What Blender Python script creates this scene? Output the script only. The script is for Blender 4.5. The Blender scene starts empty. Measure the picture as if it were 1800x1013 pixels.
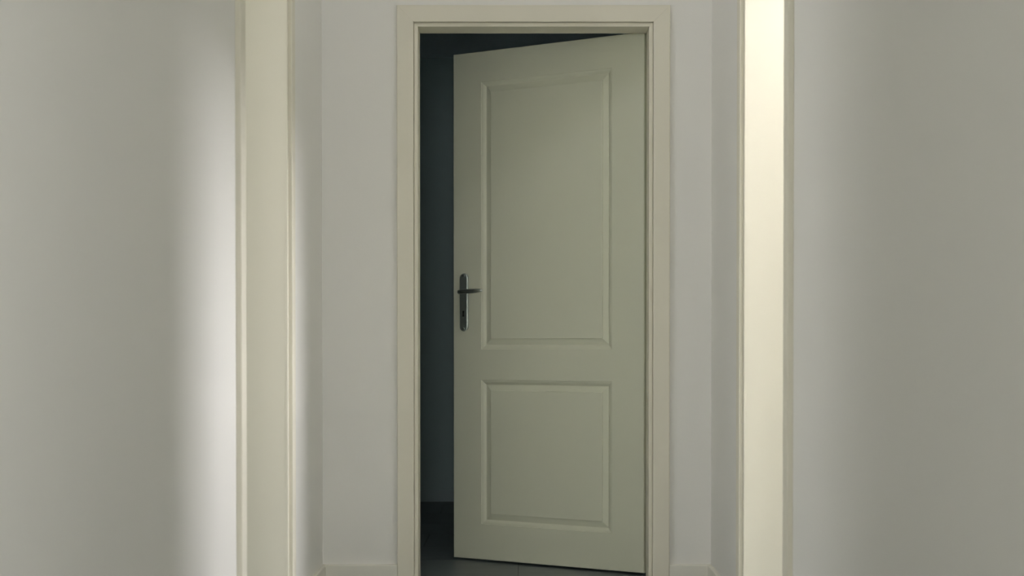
import bpy, bmesh, math, random
from mathutils import Vector

scene = bpy.context.scene
C = scene.collection
random.seed(4)

# ------------------------------------------------------------------ camera
F_PX = 2500.0                      # 50 mm lens on a 1800 px wide frame
PITCH = math.radians(0.8)
HC = 0.83
cam_d = bpy.data.cameras.new('camera')
cam = bpy.data.objects.new('camera', cam_d)
C.objects.link(cam)
scene.camera = cam
cam.location = (0, 0, HC)
cam.rotation_euler = (math.radians(90) - PITCH, 0, 0)
cam_d.sensor_width = 36.0
cam_d.lens = 36.0 * F_PX / 1800.0
cam_d.shift_x = -17.0 / 1800.0
cam_d.shift_y = (108.5 + F_PX * math.tan(PITCH)) / 1800.0
cam_d.clip_start = 0.05
cam_d.dof.use_dof = True
cam_d.dof.focus_distance = 5.4
cam_d.dof.aperture_fstop = 4.0

# ------------------------------------------------------------------ world
world = bpy.data.worlds.new('overcast_sky')
scene.world = world
world.use_nodes = True
bg = world.node_tree.nodes['Background']
bg.inputs['Color'].default_value = (1.0, 0.985, 0.975, 1)
bg.inputs['Strength'].default_value = 10.0

scene.view_settings.view_transform = 'Standard'
scene.view_settings.look = 'None'
scene.view_settings.exposure = 0.46
scene.view_settings.gamma = 1.0
scene.view_settings.use_curve_mapping = False
try:
    scene.cycles.use_denoising = True
    scene.cycles.max_bounces = 10
    scene.cycles.diffuse_bounces = 8
    scene.cycles.glossy_bounces = 4
    scene.cycles.sample_clamp_indirect = 6.0
    scene.cycles.caustics_reflective = False
    scene.cycles.caustics_refractive = False
except Exception:
    pass

# openings added out of the frame to let sky light in
ADDED_WINS_LEFT = [(2.66, 3.20, 0.75, 1.74), (4.05, 5.05, 1.15, 1.75)]   # y0, y1, z0, z1 of openings added to throw light out of the left side room
ADDED_WIN_HALL = (0.42, 0.93, 0.78, 1.40)    # y0, y1, z0, z1 of an opening added to brighten the near left wall
ADDED_WIN_END = (-0.31, 0.33, 0.05, 1.92)    # x0, x1, z0, z1, opening added behind the camera for general hall light
ADDED_WIN_SIDE = (3.10, 3.40, 0.32, 0.80)    # y0, y1, z0, z1 of an opening added to lift right jamb and end wall
ADDED_SLIT_ROOM = (6.30, 6.36, 1.00, 1.40)    # y0, y1, z0, z1, slit added to lift the tones of the dark room
# strip lamp on the outer wall of the side room on the right
XO = 2.00
LAMP_Y, LAMP_Z, LAMP_L = (3.88, 4.31), (2.28, 2.95), 84.0
HALL_FILL_Y, HALL_FILL_L = 4.20, 6.6      # ceiling light added to brighten the end wall


def portal(name, loc, direction, sx, sy):
    """sampling aid for the sky light in a window opening"""
    d = bpy.data.lights.new(name, 'AREA')
    d.shape = 'RECTANGLE'
    d.size, d.size_y = sx, sy
    d.cycles.is_portal = True
    o = bpy.data.objects.new(name, d)
    C.objects.link(o)
    o.location = loc
    o.rotation_euler = Vector(direction).to_track_quat('-Z', 'Z').to_euler()
    return o


# ------------------------------------------------------------------ materials
def material(name, color, rough=0.6, metallic=0.0, bump=0.0, bump_scale=300.0, var=0.0, var_scale=3.0, spec=0.5):
    m = bpy.data.materials.new(name)
    m.use_nodes = True
    nt = m.node_tree
    p = nt.nodes['Principled BSDF']
    p.inputs['Base Color'].default_value = (*color, 1)
    p.inputs['Roughness'].default_value = rough
    p.inputs['Metallic'].default_value = metallic
    p.inputs['Specular IOR Level'].default_value = spec
    tc = nt.nodes.new('ShaderNodeTexCoord')
    if var > 0:
        n = nt.nodes.new('ShaderNodeTexNoise')
        n.inputs['Scale'].default_value = var_scale
        n.inputs['Detail'].default_value = 4
        nt.links.new(tc.outputs['Object'], n.inputs['Vector'])
        mx = nt.nodes.new('ShaderNodeMix')
        mx.data_type = 'RGBA'
        mx.inputs[6].default_value = (*[c * (1 - var) for c in color], 1)
        mx.inputs[7].default_value = (*[min(1, c * (1 + var)) for c in color], 1)
        nt.links.new(n.outputs['Fac'], mx.inputs[0])
        nt.links.new(mx.outputs[2], p.inputs['Base Color'])
    if bump > 0:
        n2 = nt.nodes.new('ShaderNodeTexNoise')
        n2.inputs['Scale'].default_value = bump_scale
        n2.inputs['Detail'].default_value = 2
        nt.links.new(tc.outputs['Object'], n2.inputs['Vector'])
        b = nt.nodes.new('ShaderNodeBump')
        b.inputs['Strength'].default_value = bump
        b.inputs['Distance'].default_value = 0.001
        nt.links.new(n2.outputs['Fac'], b.inputs['Height'])
        nt.links.new(b.outputs['Normal'], p.inputs['Normal'])
    return m


M_WALL = material('white_wall_paint', (0.78, 0.775, 0.735), 0.85, bump=0.15, bump_scale=220, var=0.012, var_scale=2.0, spec=0.25)
M_CEIL = material('white_ceiling_paint', (0.80, 0.795, 0.76), 0.9, spec=0.2)
M_CREAM = material('cream_trim_lacquer', (0.735, 0.71, 0.60), 0.65, spec=0.2, var=0.01, var_scale=5)
M_DOOR = material('cream_door_lacquer', (0.71, 0.73, 0.595), 0.5, bump=0.05, bump_scale=160, var=0.01, var_scale=4)
M_BASE = material('off_white_skirting', (0.74, 0.73, 0.65), 0.5)
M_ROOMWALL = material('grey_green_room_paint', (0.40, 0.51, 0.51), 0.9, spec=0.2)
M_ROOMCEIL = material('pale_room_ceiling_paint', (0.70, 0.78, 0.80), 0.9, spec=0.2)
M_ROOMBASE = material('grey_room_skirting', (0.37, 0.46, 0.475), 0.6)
M_NICKEL = material('brushed_nickel', (0.50, 0.56, 0.55), 0.42, metallic=0.95, bump=0.04, bump_scale=500)
M_LEVER = material('polished_nickel', (0.62, 0.67, 0.66), 0.30, metallic=1.0)
M_DARK = material('black_keyhole', (0.008, 0.009, 0.009), 0.7)
M_JOINT = material('dark_floor_joint', (0.02, 0.022, 0.022), 0.8)


def plank_material():
    m = bpy.data.materials.new('slate_grey_laminate')
    m.use_nodes = True
    nt = m.node_tree
    p = nt.nodes['Principled BSDF']
    p.inputs['Roughness'].default_value = 0.38
    tc = nt.nodes.new('ShaderNodeTexCoord')
    info = nt.nodes.new('ShaderNodeObjectInfo')
    add = nt.nodes.new('ShaderNodeVectorMath')
    add.operation = 'ADD'
    nt.links.new(tc.outputs['Object'], add.inputs[0])
    nt.links.new(info.outputs['Location'], add.inputs[1])
    mp = nt.nodes.new('ShaderNodeMapping')
    mp.inputs['Scale'].default_value = (1.5, 28, 5)
    nt.links.new(add.outputs[0], mp.inputs['Vector'])
    n = nt.nodes.new('ShaderNodeTexNoise')
    n.inputs['Scale'].default_value = 2.2
    n.inputs['Detail'].default_value = 6
    n.inputs['Roughness'].default_value = 0.6
    nt.links.new(mp.outputs[0], n.inputs['Vector'])
    r = nt.nodes.new('ShaderNodeValToRGB')
    r.color_ramp.elements[0].position = 0.3
    r.color_ramp.elements[0].color = (0.085, 0.105, 0.115, 1)
    r.color_ramp.elements[1].position = 0.72
    r.color_ramp.elements[1].color = (0.14, 0.16, 0.165, 1)
    nt.links.new(n.outputs['Fac'], r.inputs[0])
    nt.links.new(r.outputs[0], p.inputs['Base Color'])
    b = nt.nodes.new('ShaderNodeBump')
    b.inputs['Strength'].default_value = 0.15
    b.inputs['Distance'].default_value = 0.0006
    nt.links.new(n.outputs['Fac'], b.inputs['Height'])
    nt.links.new(b.outputs['Normal'], p.inputs['Normal'])
    return m


M_PLANK = plank_material()


# ------------------------------------------------------------------ helpers
def add_box(bm, x0, x1, y0, y1, z0, z1):
    vs = [bm.verts.new((x, y, z)) for x in (x0, x1) for y in (y0, y1) for z in (z0, z1)]
    for idx in ((0, 1, 3, 2), (4, 6, 7, 5), (0, 4, 5, 1), (2, 3, 7, 6), (0, 2, 6, 4), (1, 5, 7, 3)):
        bm.faces.new([vs[i] for i in idx])


def finish(name, bm, mat, parent=None, smooth=False):
    bmesh.ops.recalc_face_normals(bm, faces=bm.faces)
    me = bpy.data.meshes.new(name)
    bm.to_mesh(me)
    bm.free()
    me.materials.append(mat)
    if smooth:
        for p in me.polygons:
            p.use_smooth = True
    o = bpy.data.objects.new(name, me)
    C.objects.link(o)
    if parent is not None:
        o.parent = parent
    return o


def boxes(name, lst, mat, parent=None):
    bm = bmesh.new()
    for b in lst:
        add_box(bm, *b)
    return finish(name, bm, mat, parent)


def tag(o, label, cat):
    o['kind'] = 'structure'
    o['label'] = label
    o['category'] = cat
    return o


def empty(name, loc=(0, 0, 0), rz=0.0):
    o = bpy.data.objects.new(name, None)
    o.empty_display_size = 0.1
    C.objects.link(o)
    o.location = loc
    o.rotation_euler = (0, 0, rz)
    return o


def prism(bm, ends, faces_close=True):
    """ends: two equally long lists of 3D points -> closed prism"""
    a = [bm.verts.new(p) for p in ends[0]]
    b = [bm.verts.new(p) for p in ends[1]]
    n = len(a)
    for i in range(n):
        j = (i + 1) % n
        bm.faces.new((a[i], a[j], b[j], b[i]))
    bm.faces.new(a)
    bm.faces.new(list(reversed(b)))


# ------------------------------------------------------------------ main measures (metres)
XL, XR = -0.712, 0.677           # hall side walls
YW = 5.080                       # end wall, hall side
WT = 0.125                       # wall thickness
ZC = 3.00                        # hall ceiling
DX0, DX1, DH = -0.3695, 0.4533, 1.980      # end doorway between the jambs
SY0, SY1 = 3.620, 4.315                    # both side doorways between the jambs
Y_STOP = 5.19
Y_BACK = 5.240                             # room side of the end door frame
YR = 7.77                                  # far wall of the dark room
ZR = 2.42                                  # its ceiling
LIN = 0.020                                # frame lining thickness

# ------------------------------------------------------------------ floor with planks
floor = boxes('floor', [(-3.0, 2.3, -2.8, 8.1, -0.10, -0.0085)], M_JOINT)
tag(floor, 'dark slate grey laminate floor of hall and room', 'floor')
PW, PL = 0.40, 1.20
pm = bmesh.new()
add_box(pm, -PL / 2 + 0.0006, PL / 2 - 0.0006, -PW / 2 + 0.0006, PW / 2 - 0.0006, -0.0084, -0.0012)
bmesh.ops.recalc_face_normals(pm, faces=pm.faces)
top = [f for f in pm.faces if f.normal.z > 0.9][0]
r = bmesh.ops.inset_region(pm, faces=[top], thickness=0.0012, depth=0.0012)
plank_me = bpy.data.meshes.new('plank')
pm.to_mesh(plank_me)
pm.free()
plank_me.materials.append(M_PLANK)
row = 0
y = 5.19 - 20 * PW
rows = []
while y < 8.0:
    k = round((y - 5.19) / PW)
    off = -0.013 + (0.0, 0.45, 0.8)[k % 3]
    x = off - 3 * PL
    while x < 2.2:
        xc = x + PL / 2
        if xc + PL / 2 > -2.9 and xc - PL / 2 < 2.1:
            o = bpy.data.objects.new('plank', plank_me)
            o.location = (xc, y + PW / 2, 0)
            o.parent = floor
            C.objects.link(o)
        x += PL
    y += PW

# ------------------------------------------------------------------ walls and ceilings
G = LIN                                     # rough opening is wider by the lining
wall_back = boxes('wall_back', [
    (XL - WT, DX0 - G, YW, YW + WT, 0, ZC),
    (DX1 + G, XR + WT, YW, YW + WT, 0, ZC),
    (DX0 - G, DX1 + G, YW, YW + WT, DH + G, ZC)], M_WALL)
tag(wall_back, 'off-white end wall of the hall around the doorway with the ajar door', 'wall')

wall_left = boxes('wall_left', [
    (XL - WT, XL, -2.5, SY0 - G, 0, ZC),
    (XL - WT, XL, SY1 + G, YW, 0, ZC),
    (XL - WT, XL, SY0 - G, SY1 + G, DH + G, ZC)], M_WALL)
tag(wall_left, 'off-white hall wall on the left with the bright patch of light', 'wall')

y0, y1, z0, z1 = ADDED_WIN_HALL
wall_right = boxes('wall_right', [
    (XR, XR + WT, -2.5, y0, 0, ZC),
    (XR, XR + WT, y0, y1, 0, z0),
    (XR, XR + WT, y0, y1, z1, ZC),
    (XR, XR + WT, y1, SY0 - G, 0, ZC),
    (XR, XR + WT, SY1 + G, YW, 0, ZC),
    (XR, XR + WT, SY0 - G, SY1 + G, DH + G, ZC)], M_WALL)
tag(wall_right, 'shaded off-white hall wall on the right', 'wall')

x0, x1, wz0, wz1 = ADDED_WIN_END
wall_front = boxes('wall_front', [
    (XL - WT, x0, -2.54, -2.5, 0, ZC),
    (x1, XR + WT, -2.54, -2.5, 0, ZC),
    (x0, x1, -2.54, -2.5, 0, wz0),
    (x0, x1, -2.54, -2.5, wz1, ZC)], M_WALL)
tag(wall_front, 'off-white hall wall behind the camera', 'wall')

ceiling = boxes('ceiling', [(-3.0, 2.3, -2.75, YW + WT, ZC, ZC + 0.12)], M_CEIL)
tag(ceiling, 'white ceiling above the hall', 'ceiling')

# dark room behind the end door
RX0, RX1 = -1.7, 1.6
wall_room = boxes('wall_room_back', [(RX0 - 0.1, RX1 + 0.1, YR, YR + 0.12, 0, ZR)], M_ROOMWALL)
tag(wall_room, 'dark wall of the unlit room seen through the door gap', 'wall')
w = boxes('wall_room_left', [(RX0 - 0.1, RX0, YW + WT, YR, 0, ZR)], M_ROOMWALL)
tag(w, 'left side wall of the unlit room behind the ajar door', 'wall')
# narrow slit added in this unseen wall so the dark room gets faint light
gy0, gy1, gz0, gz1 = ADDED_SLIT_ROOM
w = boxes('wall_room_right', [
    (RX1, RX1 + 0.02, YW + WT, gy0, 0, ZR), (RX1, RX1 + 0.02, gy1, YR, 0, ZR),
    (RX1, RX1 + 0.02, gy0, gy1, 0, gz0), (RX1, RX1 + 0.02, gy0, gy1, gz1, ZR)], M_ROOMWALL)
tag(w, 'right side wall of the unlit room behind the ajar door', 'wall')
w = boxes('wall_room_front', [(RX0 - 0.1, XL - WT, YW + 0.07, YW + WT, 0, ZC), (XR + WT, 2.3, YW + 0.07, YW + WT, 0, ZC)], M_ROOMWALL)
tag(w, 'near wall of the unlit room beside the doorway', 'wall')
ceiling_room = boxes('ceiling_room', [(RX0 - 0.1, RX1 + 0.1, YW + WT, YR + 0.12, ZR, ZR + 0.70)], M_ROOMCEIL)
tag(ceiling_room, 'dark ceiling of the unlit room', 'ceiling')

# side room on the right, lit by a bright strip lamp high on its outer wall
SRY0, SRY1 = 2.9, YW + 0.02
sy0, sy1, sz0, sz1 = ADDED_WIN_SIDE
w = boxes('wall_side_room_right', [
    (XO, XO + 0.04, SRY0, sy0, 0, ZC), (XO, XO + 0.04, sy1, SRY1, 0, ZC),
    (XO, XO + 0.04, sy0, sy1, 0, sz0), (XO, XO + 0.04, sy0, sy1, sz1, ZC)], M_WALL)
tag(w, 'outer wall of the bright side room on the right', 'wall')
w = boxes('wall_side_room_front', [(XR + WT, XO + 0.04, SRY0 - 0.04, SRY0, 0, ZC)], M_WALL)
tag(w, 'near wall of the bright side room on the right', 'wall')
w = boxes('wall_side_room_back', [(XR + WT, XO + 0.05, SRY1, SRY1 + 0.04, 0, ZC)], M_WALL)
tag(w, 'far wall of the bright side room on the right', 'wall')

# side room on the left, with light openings added in its outer wall
LX, LY0 = -2.6, 1.2
segs, yy = [], LY0
for a0, a1, b0, b1 in ADDED_WINS_LEFT:
    segs += [(LX - 0.04, LX, yy, a0, 0, ZC), (LX - 0.04, LX, a0, a1, 0, b0), (LX - 0.04, LX, a0, a1, b1, ZC)]
    yy = a1
segs.append((LX - 0.04, LX, yy, YW + 0.02, 0, ZC))
w = boxes('wall_left_room_left', segs, M_WALL)
tag(w, 'outer wall of the side room on the left', 'wall')
w = boxes('wall_left_room_front', [(LX - 0.1, XL - WT, LY0 - 0.1, LY0, 0, ZC)], M_WALL)
tag(w, 'near wall of the side room on the left', 'wall')
w = boxes('wall_left_room_back', [(LX - 0.1, XL - WT, YW + 0.02, YW + 0.06, 0, ZC)], M_WALL)
tag(w, 'back wall of the side room on the left', 'wall')


# ------------------------------------------------------------------ added light openings out of the frame (with frame bars)
def added_window(name, axis, plane, a0, a1, z0, z1, depth, label):
    root = empty(name, (0, 0, 0))
    t = 0.012
    def put(n, A0, A1, Z0, Z1):
        b = (plane, plane + depth, A0, A1, Z0, Z1) if axis == 'x' else (A0, A1, plane, plane + depth, Z0, Z1)
        boxes(n, [b], M_CREAM, root)
    put('window_frame', a0, a0 + t, z0, z1)
    put('window_frame', a1 - t, a1, z0, z1)
    put('window_frame', a0 + t, a1 - t, z0, z0 + t)
    put('window_frame', a0 + t, a1 - t, z1 - t, z1)
    tag(root, label, 'window')
    return root


added_window('window_1', 'x', XR + 0.04, ADDED_WIN_HALL[0], ADDED_WIN_HALL[1], ADDED_WIN_HALL[2], ADDED_WIN_HALL[3], 0.05, 'hall window beside the camera in the right wall')
added_window('window_2', 'y', -2.535, ADDED_WIN_END[0], ADDED_WIN_END[1], ADDED_WIN_END[2], ADDED_WIN_END[3], 0.03, 'glazed garden door behind the camera')
portal('window_portal_hall', (XR + WT + 0.005, sum(ADDED_WIN_HALL[:2]) / 2, sum(ADDED_WIN_HALL[2:]) / 2), (-1, 0, 0), ADDED_WIN_HALL[1] - ADDED_WIN_HALL[0], ADDED_WIN_HALL[3] - ADDED_WIN_HALL[2])
for i, (a0, a1, b0, b1) in enumerate(ADDED_WINS_LEFT):
    added_window('window_%d' % (3 + i), 'x', LX - 0.035, a0, a1, b0, b1, 0.03, ('window near the hall end of the left side room', 'window near the back of the left side room')[i])
    portal('window_portal_left_room', (LX - 0.045, (a0 + a1) / 2, (b0 + b1) / 2), (1, 0, 0), a1 - a0, b1 - b0)
added_window('window_5', 'x', XO + 0.005, sy0, sy1, sz0, sz1, 0.03, 'small window in the outer wall of the right side room')
portal('window_portal_side_room', (XO + 0.045, (sy0 + sy1) / 2, (sz0 + sz1) / 2), (-1, 0, 0), sy1 - sy0, sz1 - sz0)
portal('window_portal_room', (RX1 + 0.025, (gy0 + gy1) / 2, (gz0 + gz1) / 2), (-1, 0, 0), gy1 - gy0, gz1 - gz0)
portal('window_portal_end', (sum(ADDED_WIN_END[:2]) / 2, -2.545, sum(ADDED_WIN_END[2:]) / 2), (0, 1, 0), ADDED_WIN_END[1] - ADDED_WIN_END[0], ADDED_WIN_END[3] - ADDED_WIN_END[2])


# ------------------------------------------------------------------ door frames: mitred casing, bead, lining
def arc(cx, cy, r, a0, a1, n=4):
    return [(cx + r * math.cos(math.radians(a0 + (a1 - a0) * i / n)), cy + r * math.sin(math.radians(a0 + (a1 - a0) * i / n))) for i in range(n + 1)]


BEAD_W, CAS_W, CAS_D, BEAD_D = 0.0138, 0.0745, 0.015, 0.0035
# (w outward from the opening, d out of the wall)
CAS_PROFILE = [(BEAD_W + 0.0012, 0.0)] + arc(BEAD_W + 0.0012 + 0.0025, CAS_D - 0.0025, 0.0025, 180, 90) \
    + arc(CAS_W - 0.0035, CAS_D - 0.0035, 0.0035, 90, 0) + [(CAS_W, 0.0)]
BEAD_PROFILE = [(0.0, -0.004)] + arc(0.003, BEAD_D - 0.003, 0.003, 180, 90) + arc(BEAD_W - 0.002, BEAD_D - 0.002, 0.002, 90, 0) + [(BEAD_W, -0.004)]


def frame_sides(names, profile, mat, parent, a0, a1, h, P, zb=0.0, gap=0.00025):
    """three mitred pieces; P(a, z, d) gives the 3D point"""
    out = []
    # left upright
    bm = bmesh.new()
    prism(bm, ([P(a0 - w, zb, d) for w, d in profile], [P(a0 - w, h + w - gap, d) for w, d in profile]))
    out.append(finish(names, bm, mat, parent))
    bm = bmesh.new()
    prism(bm, ([P(a1 + w, zb, d) for w, d in profile], [P(a1 + w, h + w - gap, d) for w, d in profile]))
    out.append(finish(names, bm, mat, parent))
    bm = bmesh.new()
    prism(bm, ([P(a0 - w + gap, h + w, d) for w, d in profile], [P(a1 + w - gap, h + w, d) for w, d in profile]))
    out.append(finish(names, bm, mat, parent))
    return out


# --- end doorway (trim_1)
trim1 = empty('trim_1', ((DX0 + DX1) / 2, YW, 0))
tag(trim1, 'cream door frame with mitred casing around the ajar panelled door', 'door frame')


def inv(parent, f):
    loc = parent.location.copy()
    return lambda *a: tuple(Vector(f(*a)) - loc)


P1 = inv(trim1, lambda a, z, d: (a, YW - d, z))
frame_sides('casing', CAS_PROFILE, M_CREAM, trim1, DX0, DX1, DH, P1)
frame_sides('bead', BEAD_PROFILE, M_CREAM, trim1, DX0, DX1, DH, P1)
# lining with rebate on the room side; profile (w, d) with d negative into the wall
RB = 0.0155
JAMB_PROFILE = [(0.0005, -0.0042), (0.0005, -(Y_STOP - YW) + 0.002), (0.0025, -(Y_STOP - YW)), (RB, -(Y_STOP - YW)), (RB, -(Y_BACK - YW)), (LIN - 0.0002, -(Y_BACK - YW)), (LIN - 0.0002, -0.0042)]
frame_sides('jamb', JAMB_PROFILE, M_CREAM, trim1, DX0, DX1, DH, P1)
# room-side casing
BACK_PROFILE = [(LIN, -WT - 0.0002), (LIN, -(Y_BACK - YW)), (0.070, -(Y_BACK - YW)), (0.074, -(Y_BACK - YW) + 0.004), (0.074, -WT - 0.0002)]
frame_sides('room_casing', BACK_PROFILE, M_CREAM, trim1, DX0, DX1, DH, P1)

# --- side doorways (trim_2 left, trim_3 right)
SIDE_JAMB = [(0.0005, -0.0042), (0.0005, -WT - 0.012), (LIN - 0.0002, -WT - 0.012), (LIN - 0.0002, -0.0042)]
SIDE_BACK = [(LIN, -WT - 0.0002), (LIN, -WT - 0.012), (0.074, -WT - 0.012), (0.074, -WT - 0.0002)]


def side_frame(name, X, sgn, label):
    root = empty(name, (X, (SY0 + SY1) / 2, 0))
    tag(root, label, 'door frame')
    P = inv(root, lambda a, z, d: (X + sgn * d, a, z))
    frame_sides('casing', CAS_PROFILE, M_CREAM, root, SY0, SY1, DH, P)
    frame_sides('bead', BEAD_PROFILE, M_CREAM, root, SY0, SY1, DH, P)
    frame_sides('jamb', SIDE_JAMB, M_CREAM, root, SY0, SY1, DH, P)
    frame_sides('room_casing', SIDE_BACK, M_CREAM, root, SY0, SY1, DH, P)
    return root


side_frame('trim_2', XL, 1, 'cream frame of the open doorway in the left hall wall')
side_frame('trim_3', XR, -1, 'brightly lit cream frame of the open doorway in the right hall wall')

# ------------------------------------------------------------------ skirting boards
BH, BT = 0.062, 0.013
BPROF = [(0.0, 0.0), (BT, 0.0), (BT, BH - 0.006)] + arc(BT - 0.005, BH - 0.005, 0.005, 0, 90, 3) + [(0.0, BH)]


def skirting(name, segs, label, mat=M_BASE):
    """segs: (start xy, end xy, inward normal xy)"""
    bm = bmesh.new()
    for (sx, sy), (ex, ey), (nx, ny) in segs:
        prism(bm, ([(sx + nx * d, sy + ny * d, z) for d, z in BPROF], [(ex + nx * d, ey + ny * d, z) for d, z in BPROF]))
    o = finish(name, bm, mat)
    tag(o, label, 'skirting board')
    return o


e = 0.0004
skirting('baseboard_left', [((XL, -2.48), (XL, SY0 - CAS_W - e), (1, 0)), ((XL, SY1 + CAS_W + e), (XL, YW - BT - e), (1, 0))], 'low off-white skirting board along the left hall wall')
skirting('baseboard_right', [((XR, -2.48), (XR, SY0 - CAS_W - e), (-1, 0)), ((XR, SY1 + CAS_W + e), (XR, YW - BT - e), (-1, 0))], 'low off-white skirting board along the right hall wall')
skirting('baseboard_back', [((XL + e, YW), (DX0 - CAS_W - e, YW), (0, -1)), ((DX1 + CAS_W + e, YW), (XR - e, YW), (0, -1))], 'low off-white skirting board on the end wall beside the door frame')
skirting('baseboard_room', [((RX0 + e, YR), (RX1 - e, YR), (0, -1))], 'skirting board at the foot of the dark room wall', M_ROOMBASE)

# ------------------------------------------------------------------ the door
LW, LZ0, LZ1, LT = 0.827, 0.008, 1.993, 0.040
UX, UY = -0.8684, 0.4952
door = empty('door_1', (0.4487, 5.214, 0), math.atan2(UY, UX))
tag(door, 'cream two-panel interior door standing ajar into the dark room', 'door')
U0, U1 = 0.1315, 0.6985
PANELS = [(0.147, 0.712), (0.831, 1.874)]
OV = [(0.0, 0.0), (0.0016, -0.0022), (0.0045, -0.0026), (0.0085, -0.0040), (0.0125, -0.0068), (0.0155, -0.0100), (0.0170, -0.0115), (0.0190, -0.0118)]

bm = bmesh.new()
c = 0.0022
us = [c, U0, U1, LW - c]
zs = [LZ0 + c, PANELS[0][0], PANELS[0][1], PANELS[1][0], PANELS[1][1], LZ1 - c]


def skin(side):
    """front (side=1, depth 0) or back (side=-1) face with two moulded openings; returns boundary verts"""
    def pt(u, d, z):
        return (u, d if side > 0 else -LT - d, z)
    V = [[bm.verts.new(pt(u, 0, z)) for z in zs] for u in us]
    for i in range(3):
        for j in range(5):
            if i == 1 and j in (1, 3):
                prev = [V[i][j], V[i + 1][j], V[i + 1][j + 1], V[i][j + 1]]
                for ins, d in OV[1:]:
                    cur = [bm.verts.new(pt(a, d, b)) for a, b in ((us[i] + ins, zs[j] + ins), (us[i + 1] - ins, zs[j] + ins), (us[i + 1] - ins, zs[j + 1] - ins), (us[i] + ins, zs[j + 1] - ins))]
                    for q in range(4):
                        bm.faces.new((prev[q], prev[(q + 1) % 4], cur[(q + 1) % 4], cur[q]))
                    prev = cur
                continue
            bm.faces.new((V[i][j], V[i + 1][j], V[i + 1][j + 1], V[i][j + 1]))
    loop = [V[i][0] for i in range(4)] + [V[3][j] for j in range(1, 6)] + [V[i][5] for i in (2, 1, 0)] + [V[0][j] for j in (4, 3, 2, 1)]
    return loop


lf, lb = skin(1), skin(-1)


def outer(vs, d):
    out = []
    for v in vs:
        u, z = v.co.x, v.co.z
        u = 0 if abs(u - c) < 1e-6 else (LW if abs(u - LW + c) < 1e-6 else u)
        z = LZ0 if abs(z - LZ0 - c) < 1e-6 else (LZ1 if abs(z - LZ1 + c) < 1e-6 else z)
        out.append(bm.verts.new((u, d, z)))
    return out


l1, l2 = outer(lf, -c), outer(lf, -LT + c)
for A, B in ((lf, l1), (l1, l2), (l2, lb)):
    for i in range(len(A)):
        j = (i + 1) % len(A)
        bm.faces.new((A[i], A[j], B[j], B[i]))
leaf = finish('door_leaf', bm, M_DOOR, door)

# raised panels
RP = [(0.0192, -0.0200), (0.0192, -0.0116), (0.0392, -0.0066), (0.0400, -0.0068), (0.0408, -0.0024), (0.0425, -0.0016)]
for k, (pz0, pz1) in enumerate(PANELS):
    bm = bmesh.new()
    for side in (1, -1):
        prev = None
        for ins, d in RP:
            dd = d if side > 0 else -LT - d
            cur = [bm.verts.new((a, dd, b)) for a, b in ((U0 + ins, pz0 + ins), (U1 - ins, pz0 + ins), (U1 - ins, pz1 - ins), (U0 + ins, pz1 - ins))]
            if prev:
                for q in range(4):
                    bm.faces.new((prev[q], prev[(q + 1) % 4], cur[(q + 1) % 4], cur[q]))
            prev = cur
        bm.faces.new(prev)
    bmesh.ops.remove_doubles(bm, verts=bm.verts, dist=1e-5)
    p = finish('raised_panel', bm, M_DOOR, door)
    p['label'] = ('square lower raised panel', 'tall upper raised panel')[k]

# ---- long plate with rounded ends
HU, HZ0, HZ1, HWD, HD = 0.7755, 0.902, 1.130, 0.0385, 0.0085


def stadium(half, z0, z1, n=10):
    pts = []
    for i in range(n + 1):
        a = math.pi * i / n
        pts.append((HU + half * math.cos(a), z1 - (HWD / 2) + half * math.sin(a)))
    for i in range(n + 1):
        a = math.pi + math.pi * i / n
        pts.append((HU + half * math.cos(a), z0 + (HWD / 2) + half * math.sin(a)))
    return pts


bm = bmesh.new()
rings = []
for half, d in ((HWD / 2, 0.0002), (HWD / 2, 0.0035), (HWD / 2 - 0.0008, 0.0058), (HWD / 2 - 0.0030, 0.0080), (HWD / 2 - 0.0042, HD)):
    rings.append([bm.verts.new((u, d, z)) for u, z in stadium(half, HZ0, HZ1)])
for A, B in zip(rings, rings[1:]):
    for i in range(len(A)):
        j = (i + 1) % len(A)
        bm.faces.new((A[i], A[j], B[j], B[i]))
bm.faces.new(rings[-1])
bm.faces.new(list(reversed(rings[0])))
plate = finish('back_plate', bm, M_NICKEL, door)
plate['label'] = 'long brushed metal back plate with rounded ends'

# screws, with a slot
for z in (HZ1 - 0.010, HZ0 + 0.010):
    bm = bmesh.new()
    n = 16
    prof = [(0.0058, 0.0083), (0.0058, 0.0092), (0.0048, 0.0100), (0.0, 0.0102)]
    prev = None
    for rr, d in prof[:-1]:
        cur = [bm.verts.new((HU + rr * math.cos(2 * math.pi * i / n), d, z + rr * math.sin(2 * math.pi * i / n))) for i in range(n)]
        if prev:
            for i in range(n):
                bm.faces.new((prev[i], prev[(i + 1) % n], cur[(i + 1) % n], cur[i]))
        prev = cur
    bm.faces.new(prev)
    s = finish('screw', bm, M_NICKEL, plate)
    boxes('screw_slot', [(HU - 0.0011, HU + 0.0011, 0.0099, 0.0103, z - 0.0045, z + 0.0045)], M_DARK, plate)

# keyhole: round hole over a slot
bm = bmesh.new()
kz = 0.9785
pts = [(0.0042 * math.cos(math.radians(a)), kz + 0.0042 * math.sin(math.radians(a))) for a in range(-40, 221, 20)]
pts += [(-0.0036, kz - 0.012), (-0.0040, kz - 0.0185), (0.0040, kz - 0.0185), (0.0036, kz - 0.012)]
prism(bm, ([(HU + a, 0.0080, b) for a, b in pts], [(HU + a, 0.0089, b) for a, b in pts]))
finish('keyhole', bm, M_DARK, plate)

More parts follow.
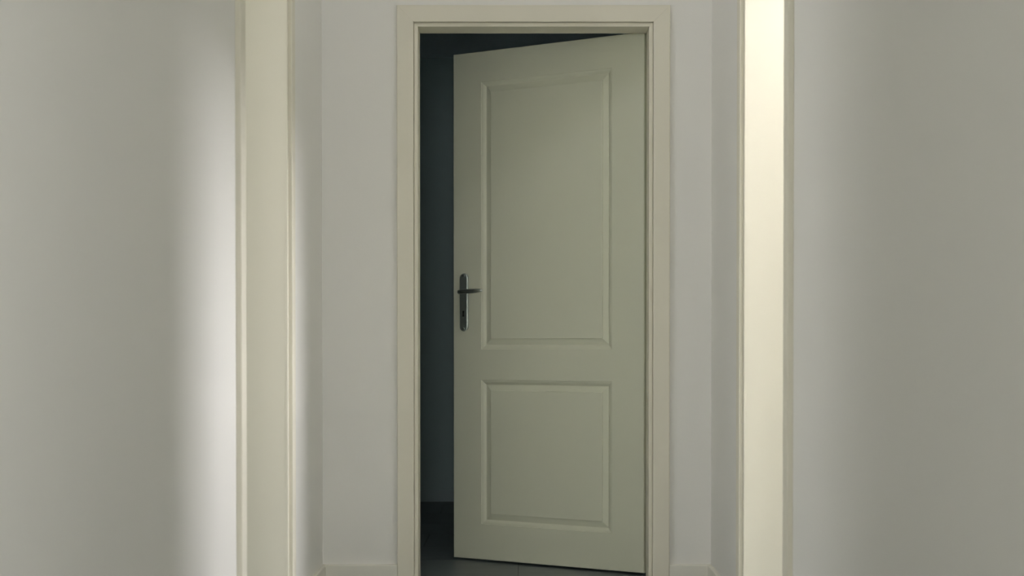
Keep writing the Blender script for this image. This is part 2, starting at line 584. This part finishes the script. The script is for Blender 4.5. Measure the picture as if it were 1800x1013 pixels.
# ---- lever: neck out of the plate, bend, tapered grip towards the hinges
bm = bmesh.new()
HZ = 1.0555
path = []        # centre (u, d), half-height, half-depth
path.append((HU, 0.0075, 0.0085, 0.0085))
path.append((HU, 0.0300, 0.0080, 0.0080))
for i in range(1, 6):
    a = math.pi / 2 * i / 5
    path.append((HU - 0.016 * (1 - math.cos(a)), 0.034 + 0.016 * math.sin(a), 0.0084, 0.0082))
for t in (0.12, 0.25, 0.4, 0.55, 0.7, 0.82, 0.90, 0.95, 0.985, 1.0):
    u = HU - 0.016 - 0.094 * t
    hh = 0.0084 + 0.0010 * math.sin(math.pi * min(1, t * 1.1)) - 0.0016 * t
    if t > 0.8:
        hh *= math.sqrt(max(0.02, 1 - ((t - 0.8) / 0.2) ** 2.2))
    path.append((u, 0.050 - 0.004 * t * t, hh, hh * 0.85))
n = 14
rings = []
for i, (u, d, hh, hd) in enumerate(path):
    a = path[max(0, i - 1)]
    b = path[min(len(path) - 1, i + 1)]
    tx, ty = b[0] - a[0], b[1] - a[1]
    L = math.hypot(tx, ty)
    nx, ny = -ty / L, tx / L
    lift = 0.004 * max(0, (HU - u)) / 0.11
    rings.append([bm.verts.new((u + nx * hd * math.cos(2 * math.pi * q / n), d + ny * hd * math.cos(2 * math.pi * q / n), HZ + lift + hh * math.sin(2 * math.pi * q / n))) for q in range(n)])
for A, B in zip(rings, rings[1:]):
    for q in range(n):
        bm.faces.new((A[q], A[(q + 1) % n], B[(q + 1) % n], B[q]))
bm.faces.new(rings[-1])
bm.faces.new(list(reversed(rings[0])))
lever = finish('lever_handle', bm, M_LEVER, door, smooth=True)
lever['label'] = 'tapered metal lever pointing to the hinges'

# hinges on the room side of the leaf edge
for hz in (0.25, 1.00, 1.74):
    bm = bmesh.new()
    n = 12
    ra = [bm.verts.new((-0.004 + 0.007 * math.cos(2 * math.pi * i / n), -LT - 0.010 + 0.007 * math.sin(2 * math.pi * i / n), hz - 0.04)) for i in range(n)]
    rb = [bm.verts.new((v.co.x, v.co.y, hz + 0.04)) for v in ra]
    for i in range(n):
        bm.faces.new((ra[i], ra[(i + 1) % n], rb[(i + 1) % n], rb[i]))
    bm.faces.new(ra)
    bm.faces.new(list(reversed(rb)))
    add_box(bm, 0.001, 0.03, -LT - 0.005, -LT - 0.0005, hz - 0.04, hz + 0.04)
    finish('hinge', bm, M_NICKEL, door)

# ------------------------------------------------------------------ strip lamp in the side room on the right (lights the patch on the left wall)
def glow(name, strength):
    m = bpy.data.materials.new(name)
    m.use_nodes = True
    nt = m.node_tree
    nt.nodes.remove(nt.nodes['Principled BSDF'])
    em = nt.nodes.new('ShaderNodeEmission')
    em.inputs['Color'].default_value = (1.02, 0.985, 1.02, 1)
    em.inputs['Strength'].default_value = strength
    nt.links.new(em.outputs[0], nt.nodes['Material Output'].inputs['Surface'])
    return m


ML = glow('lit_opal_diffuser', LAMP_L)
lamp = empty('wall_lamp', (XO, sum(LAMP_Y) / 2, LAMP_Z[0]))
lamp['label'] = 'bright white strip lamp high on the wall of the right side room'
lamp['category'] = 'lamp'
hy, hh = (LAMP_Y[1] - LAMP_Y[0]) / 2, LAMP_Z[1] - LAMP_Z[0]
boxes('lamp_housing', [(-0.016, -0.0005, -hy - 0.012, hy + 0.012, -0.012, hh + 0.012)], M_NICKEL, lamp)
bm = bmesh.new()
vs = [bm.verts.new(p) for p in ((-0.018, -hy, 0), (-0.018, -hy, hh), (-0.018, hy, hh), (-0.018, hy, 0))]
bm.faces.new(vs)
vb = [bm.verts.new((-0.0162, v.co.y, v.co.z)) for v in vs]
for i in range(4):
    bm.faces.new((vs[i], vs[(i + 1) % 4], vb[(i + 1) % 4], vb[i]))
bm.faces.new(list(reversed(vb)))
finish('lamp_diffuser', bm, ML, lamp)

# ------------------------------------------------------------------ unseen square fill light added near the hall end, above the frame
cl = empty('ceiling_lamp', (0, HALL_FILL_Y, ZC))
cl['label'] = 'square white ceiling lamp near the end of the hall'
cl['category'] = 'lamp'
boxes('lamp_housing', [(-0.165, 0.165, -0.165, 0.165, -0.025, -0.0005)], M_NICKEL, cl)
boxes('lamp_diffuser', [(-0.15, 0.15, -0.15, 0.15, -0.031, -0.0252)], glow('lit_ceiling_diffuser', HALL_FILL_L), cl)
